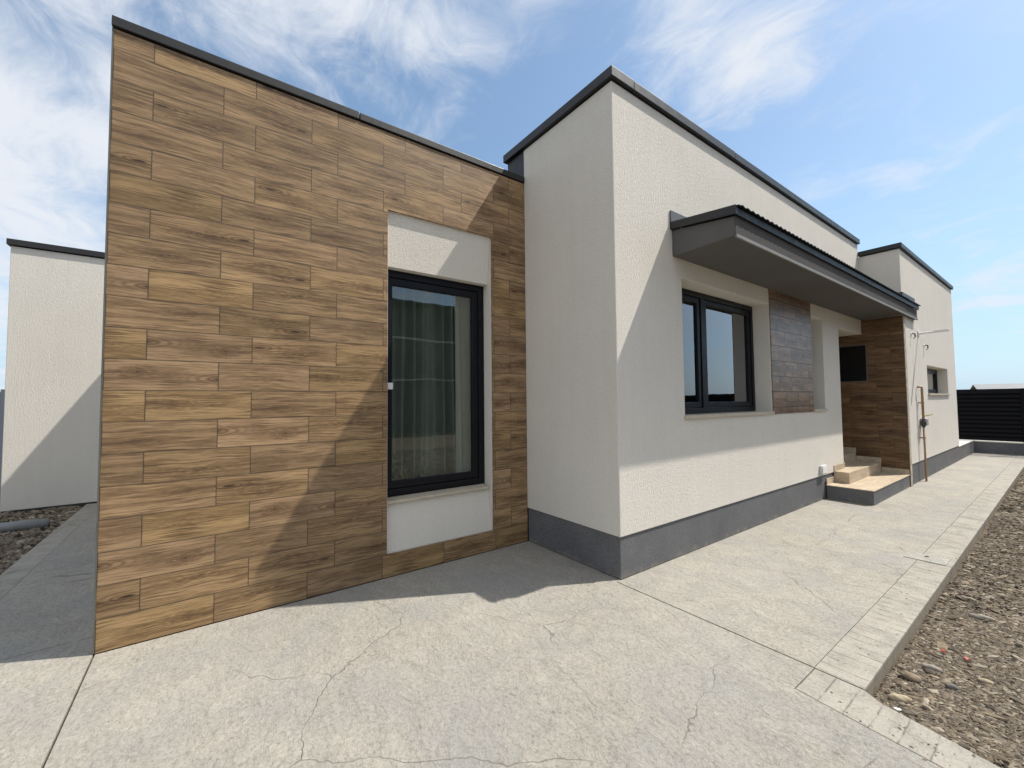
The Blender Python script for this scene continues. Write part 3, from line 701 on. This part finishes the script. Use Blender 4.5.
# white arm above the pipe
arm = thing('wall_arm', 'slim white arm jutting straight out of the end wall above the brown pipe', 'bracket', (XC, 11.03, 2.78))
am = MB().tube([(XC + 0.004, 11.03, 2.78), (XC + 0.36, 11.03, 2.785)], 0.020, 12).build('arm', WHITEP, arm, smooth=False)
MB().box(XC + 0.001, XC + 0.016, 10.98, 11.08, 2.73, 2.83).build('base_plate', WHITEP, arm, bevel=0.004)
MB().box(XC + 0.22, XC + 0.42, 10.995, 11.065, 2.768, 2.815).build('arm_head', WHITEP, arm, bevel=0.01)
# cable outlets
def outlet(y, z, label):
    t = thing('cable_outlet', label, 'cable outlet', (XC, y, z), 'cable outlets on the end wall')
    MB().tube([(XC + 0.001, y, z), (XC + 0.014, y, z)], 0.034, 16).build('cover', WHITEP, t)
    MB().tube([(XC + 0.012, y, z + 0.01), (XC + 0.05, y, z), (XC + 0.055, y + 0.01, z - 0.05), (XC + 0.03, y + 0.01, z - 0.09)], 0.010, 8).build('cable', FRAME, t, smooth=True)
outlet(10.46, 2.72, 'small white cable outlet close under the canopy end')
outlet(11.50, 2.58, 'small white cable outlet below the white arm, above the little window')
# brown pipe with valve
gp = thing('gas_pipe', 'brown upright pipe with valve standing against the white end wall', 'pipe', (XC + 0.05, 10.72, 0))
xp = XC + 0.06; yp = 10.75
MB().tube([(xp, yp, -0.05), (xp, yp, 1.02)], 0.016, 12).build('pipe', COPPER, gp, smooth=True)
MB().tube([(xp, yp, 1.12), (xp, yp, 1.70), (xp, yp - 0.02, 1.735), (xp - 0.01, yp - 0.06, 1.745), (xp - 0.05, yp - 0.075, 1.745)], 0.019, 12).build('pipe', COPPER, gp, smooth=True)
MB().tube([(xp, yp, 1.0), (xp, yp, 1.03), (xp, yp, 1.035), (xp, yp, 1.11), (xp, yp, 1.115), (xp, yp, 1.14)], [0.028, 0.028, 0.036, 0.036, 0.028, 0.028], 12).build('valve', BRASS, gp)
MB().tube([(xp, yp, 1.20), (xp + 0.05, yp + 0.03, 1.215), (xp + 0.12, yp + 0.06, 1.235)], [0.009, 0.009, 0.006], 8).build('valve_handle', mat_plain('yellow_handle', (0.50, 0.33, 0.08), 0.5), gp)
MB().box(XC + 0.002, XC + 0.10, yp + 0.05, yp + 0.20, 1.02, 1.16).build('regulator', mat_plain('grey_regulator', (0.35, 0.36, 0.37), 0.4), gp, bevel=0.02)
for z in (0.80, 1.45): MB().box(XC + 0.002, xp + 0.022, yp - 0.026, yp + 0.026, z - 0.012, z + 0.012).build('clamp', COPPER, gp, bevel=0.003)

# drain cover in the path border
dc = quadslab([(-1.09, 5.50), (-0.80, 5.50), (-0.80, 5.74), (-1.09, 5.74)], 0.0, 0.006).build('drain_cover', mat_concrete('smooth_patch', (0.44, 0.415, 0.365), 0.9), bevel=0.002)
tag(dc, 'pale rectangular concrete cover set across the scored path border', 'cover')
MB().tube([(-0.95, 5.66, 0.0055), (-0.95, 5.66, 0.008)], 0.017, 12).build('lifting_hole', FRAME, dc)

# rear building and what stands beside it
rb = thing('white_building', 'white rendered rear building with dark coping, half hidden by the plank wall', 'building', (-11.5, 0, 0))
box(-14, -9.30, -2.415, 3.0, 0.02, 3.93).build('wall', WHITE, rb, bevel=0.006)
box(-14.04, -9.262, -2.45, 3.04, 3.942, 4.03).build('coping', COAT, rb, bevel=0.004)
box(-13.99, -9.312, -2.40, 2.99, -0.2, 0.019).build('footing', mat_plain('dark_footing', (0.05, 0.05, 0.05), 0.9), rb)
gf = thing('panel_fence', 'blue-grey smooth panel fence beyond the white rear building at the left edge', 'fence', (-9.6, -4.5, 0))
for y in (-2.46, -4.5, -6.5, -8.5): box(-9.55, -9.47, y - 0.04, y + 0.04, -0.15, 1.80).build('post', GFENCE, gf, bevel=0.004)
for y in (-4.46, -6.46, -8.46):
    MB().box(-9.53, -9.49, y + 0.002, y + 1.956, -0.06, 1.76).build('panel', GFENCE, gf, bevel=0.004)
pp = MB().tube([(-8.02, -1.66, 0.025), (-8.05, -2.2, 0.028), (-8.06, -3.4, 0.03)], 0.062, 16).build('drain_pipe', GPIPE, smooth=True)
tag(pp, 'grey plastic pipe lying across the shaded gravel by the rear building', 'pipe')

# far end: low wall, fence
lw = thing('low_wall', 'low grey wall with top coloured as sunlit, continuing past the end of the house', 'wall', (-2.1, 16, 0))
box(-2.45, -1.835, YC1 + 0.004, 17.28, -0.05, 0.325).build('wall', GREYR, lw, bevel=0.004)
box(-2.45, -1.825, YC1 + 0.004, 17.28, 0.327, 0.352).build('coping', mat_plain('sunlit_top', (0.60, 0.58, 0.54), 0.8), lw, bevel=0.004)  # paler top layer carries the sunlight in its colour
YF = 17.45
bf = thing('louvre_fence', 'tall black louvred metal fence on a grey base closing the path', 'fence', (0, YF, 0))
box(-3.2, 9.2, YF - 0.12, YF + 0.12, -0.4, 0.300).build('base_wall', GREYR, bf, bevel=0.004)
box(-3.2, 9.2, YF - 0.135, YF + 0.135, 0.302, 0.330).build('base_coping', mat_plain('pale_fence_coping', (0.50, 0.49, 0.42), 0.8), bf, bevel=0.004)
posts = [-3.1, -0.93, 1.24, 3.41, 5.58, 7.75]
for x in posts: box(x - 0.035, x + 0.035, YF - 0.035, YF + 0.035, 0.331, 1.77).build('post', FENCE, bf, bevel=0.004)
for x in posts[:-1]:
    m = MB(); k = 12; z0 = 0.345; pit = (1.755 - z0) / k
    for i in range(k):
        z = z0 + i * pit
        m.prism([(YF - 0.030, z), (YF - 0.030, z + 0.012), (YF + 0.022, z + pit + 0.012), (YF + 0.030, z + pit + 0.012), (YF + 0.030, z + pit), (YF - 0.022, z)], 0, x + 0.030, x + 2.139)
    m.build('slat_panel', FENCE, bf)
# house behind the fence, far off
sh = thing('far_house', 'low distant house with grey pitched roof peeping over the black fence', 'house', (-8, 84, 0))
rd = Vector((0.97, 0.245, 0)); nd = Vector((0.245, -0.97, 0)); c0 = Vector((-8.3, 80, 0)); Ln = 26; Wd = 8
def P3(a, b, z): q = c0 + rd * a + nd * b; return (q.x, q.y, z)
m = MB(); hz = 2.0; rz = 3.17
m.v = [P3(0.3, -Wd / 2, -0.2), P3(0.3, Wd / 2, -0.2), P3(Ln, Wd / 2, -0.2), P3(Ln, -Wd / 2, -0.2), P3(0.3, -Wd / 2, hz), P3(0.3, Wd / 2, hz), P3(Ln, Wd / 2, hz), P3(Ln, -Wd / 2, hz), P3(0.3, 0, rz - 0.1), P3(Ln, 0, rz - 0.1)]
m.f = [(0, 1, 5, 8, 4), (1, 2, 6, 5), (2, 3, 7, 9, 6), (3, 0, 4, 7), (0, 3, 2, 1), (4, 8, 9, 7), (5, 6, 9, 8)]
m.build('wall', mat_plain('far_dark_gable', (0.05, 0.05, 0.05), 0.8), sh)
m = MB(); m.v = [P3(0, -Wd / 2 - 0.4, hz - 0.15), P3(0, 0, rz), P3(0, Wd / 2 + 0.4, hz - 0.15), P3(Ln + 0.3, -Wd / 2 - 0.4, hz - 0.15), P3(Ln + 0.3, 0, rz), P3(Ln + 0.3, Wd / 2 + 0.4, hz - 0.15),
                  P3(0, -Wd / 2 - 0.4, hz - 0.30), P3(0, 0, rz - 0.14), P3(0, Wd / 2 + 0.4, hz - 0.30), P3(Ln + 0.3, -Wd / 2 - 0.4, hz - 0.30), P3(Ln + 0.3, 0, rz - 0.14), P3(Ln + 0.3, Wd / 2 + 0.4, hz - 0.30)]
m.f = [(0, 1, 4, 3), (1, 2, 5, 4), (6, 9, 10, 7), (7, 10, 11, 8), (0, 6, 7, 1), (1, 7, 8, 2), (3, 4, 10, 9), (4, 5, 11, 10), (0, 3, 9, 6), (2, 8, 11, 5)]
m.build('roof', NROOF, sh)
# unseen house added and kept dark for its reflection in the tall window
nb = thing('reflection_house', 'unseen dark house added across the yard to be mirrored in the tall window', 'house', (17, 12, 0))
box(14, 22, 2, 23, -0.2, 6.9).build('wall', NWALL, nb)
MB().prism([(13.5, 6.9), (22.5, 6.9), (22.5, 7.05), (18.0, 7.6), (13.5, 7.05)], 1, 1.5, 23.5).build('roof', NWALL, nb)
box(13.93, 13.99, 2, 23, 5.0, 5.1).build('reflection_band', NWHITE, nb); box(13.93, 13.99, 2, 23, 2.75, 2.82).build('reflection_band', NWHITE, nb)  # bands added for the pale lines in that reflection

# loose stones and litter on the gravel
def rock(x, y, sx, sy, sz, rot, mat, label, name='stone', cat='stone', group='larger stones lying on the gravel', zoff=0.75):
    bm = bmesh.new(); bmesh.ops.create_icosphere(bm, subdivisions=3, radius=1)
    ph = rng.uniform(0, 6, 6)
    for v in bm.verts:
        c = v.co; k = 1 + 0.10 * math.sin(c.x * 2.3 + ph[0]) + 0.08 * math.sin(c.y * 3.1 + ph[1]) + 0.05 * math.sin(c.z * 4 + c.x * 5 + ph[2]) + 0.03 * math.sin(9 * c.y + 7 * c.x + ph[3])
        v.co = Vector((c.x * sx * k, c.y * sy * k, c.z * sz * k))
    me = bpy.data.meshes.new(name)
    for f in bm.faces: f.smooth = True
    bm.to_mesh(me); bm.free(); me.materials.append(mat)
    o = bpy.data.objects.new(name, me); COL.objects.link(o); o.location = (x, y, ZG + sz * zoff + 0.006); o.rotation_euler = (rng.normal(0, 0.08), rng.normal(0, 0.08), rot)
    return tag(o, label, cat, group)
rock(-0.648, 3.055, 0.046, 0.024, 0.020, 0.62, ROCKS[0], 'smooth oval tan stone nearest the corner of the path')
rock(-0.655, 3.335, 0.044, 0.024, 0.022, 0.15, ROCKS[1], 'dark brown stone leaning close to the kerb, second from the path corner')
rock(-0.600, 3.560, 0.042, 0.019, 0.016, 0.35, ROCKS[2], 'flat grey-brown stone just beyond the dark brown one by the kerb')
rock(-0.500, 3.420, 0.030, 0.018, 0.014, 0.3, ROCKS[3], 'small slate grey stone further out from the kerb')
rock(-0.508, 4.640, 0.060, 0.020, 0.020, 0.25, ROCKS[2], 'long flat pale stone lying alone far out on the gravel')
rock(-0.395, 3.640, 0.030, 0.017, 0.012, 0.4, ROCKS[0], 'little tan stone at the right edge of the picture')
rock(-0.640, 2.960, 0.016, 0.011, 0.006, 0.3, PAPER, 'white paper scrap beside the oval tan stone', 'paper_scrap', 'scrap', None, 0.6)
def scrap(x, y, rot, label):
    m = MB(); n = 5
    pts = [(0.014 * (1.2 if i % 2 == 0 else 0.5) * math.cos(i * 2 * math.pi / 10), 0.014 * (1.2 if i % 2 == 0 else 0.5) * math.sin(i * 2 * math.pi / 10)) for i in range(10)]
    m.prism(pts, 2, 0, 0.005); o = m.build('plastic_scrap', RED); o.location = (x, y, ZG + 0.022); o.rotation_euler = (0.2, -0.15, rot)
    tag(o, label, 'scrap', 'red plastic scraps on the gravel')
scrap(-0.590, 3.84, 0.3, 'red plastic scrap nearer the kerb')
scrap(-0.488, 3.84, 1.1, 'red plastic scrap further from the kerb')
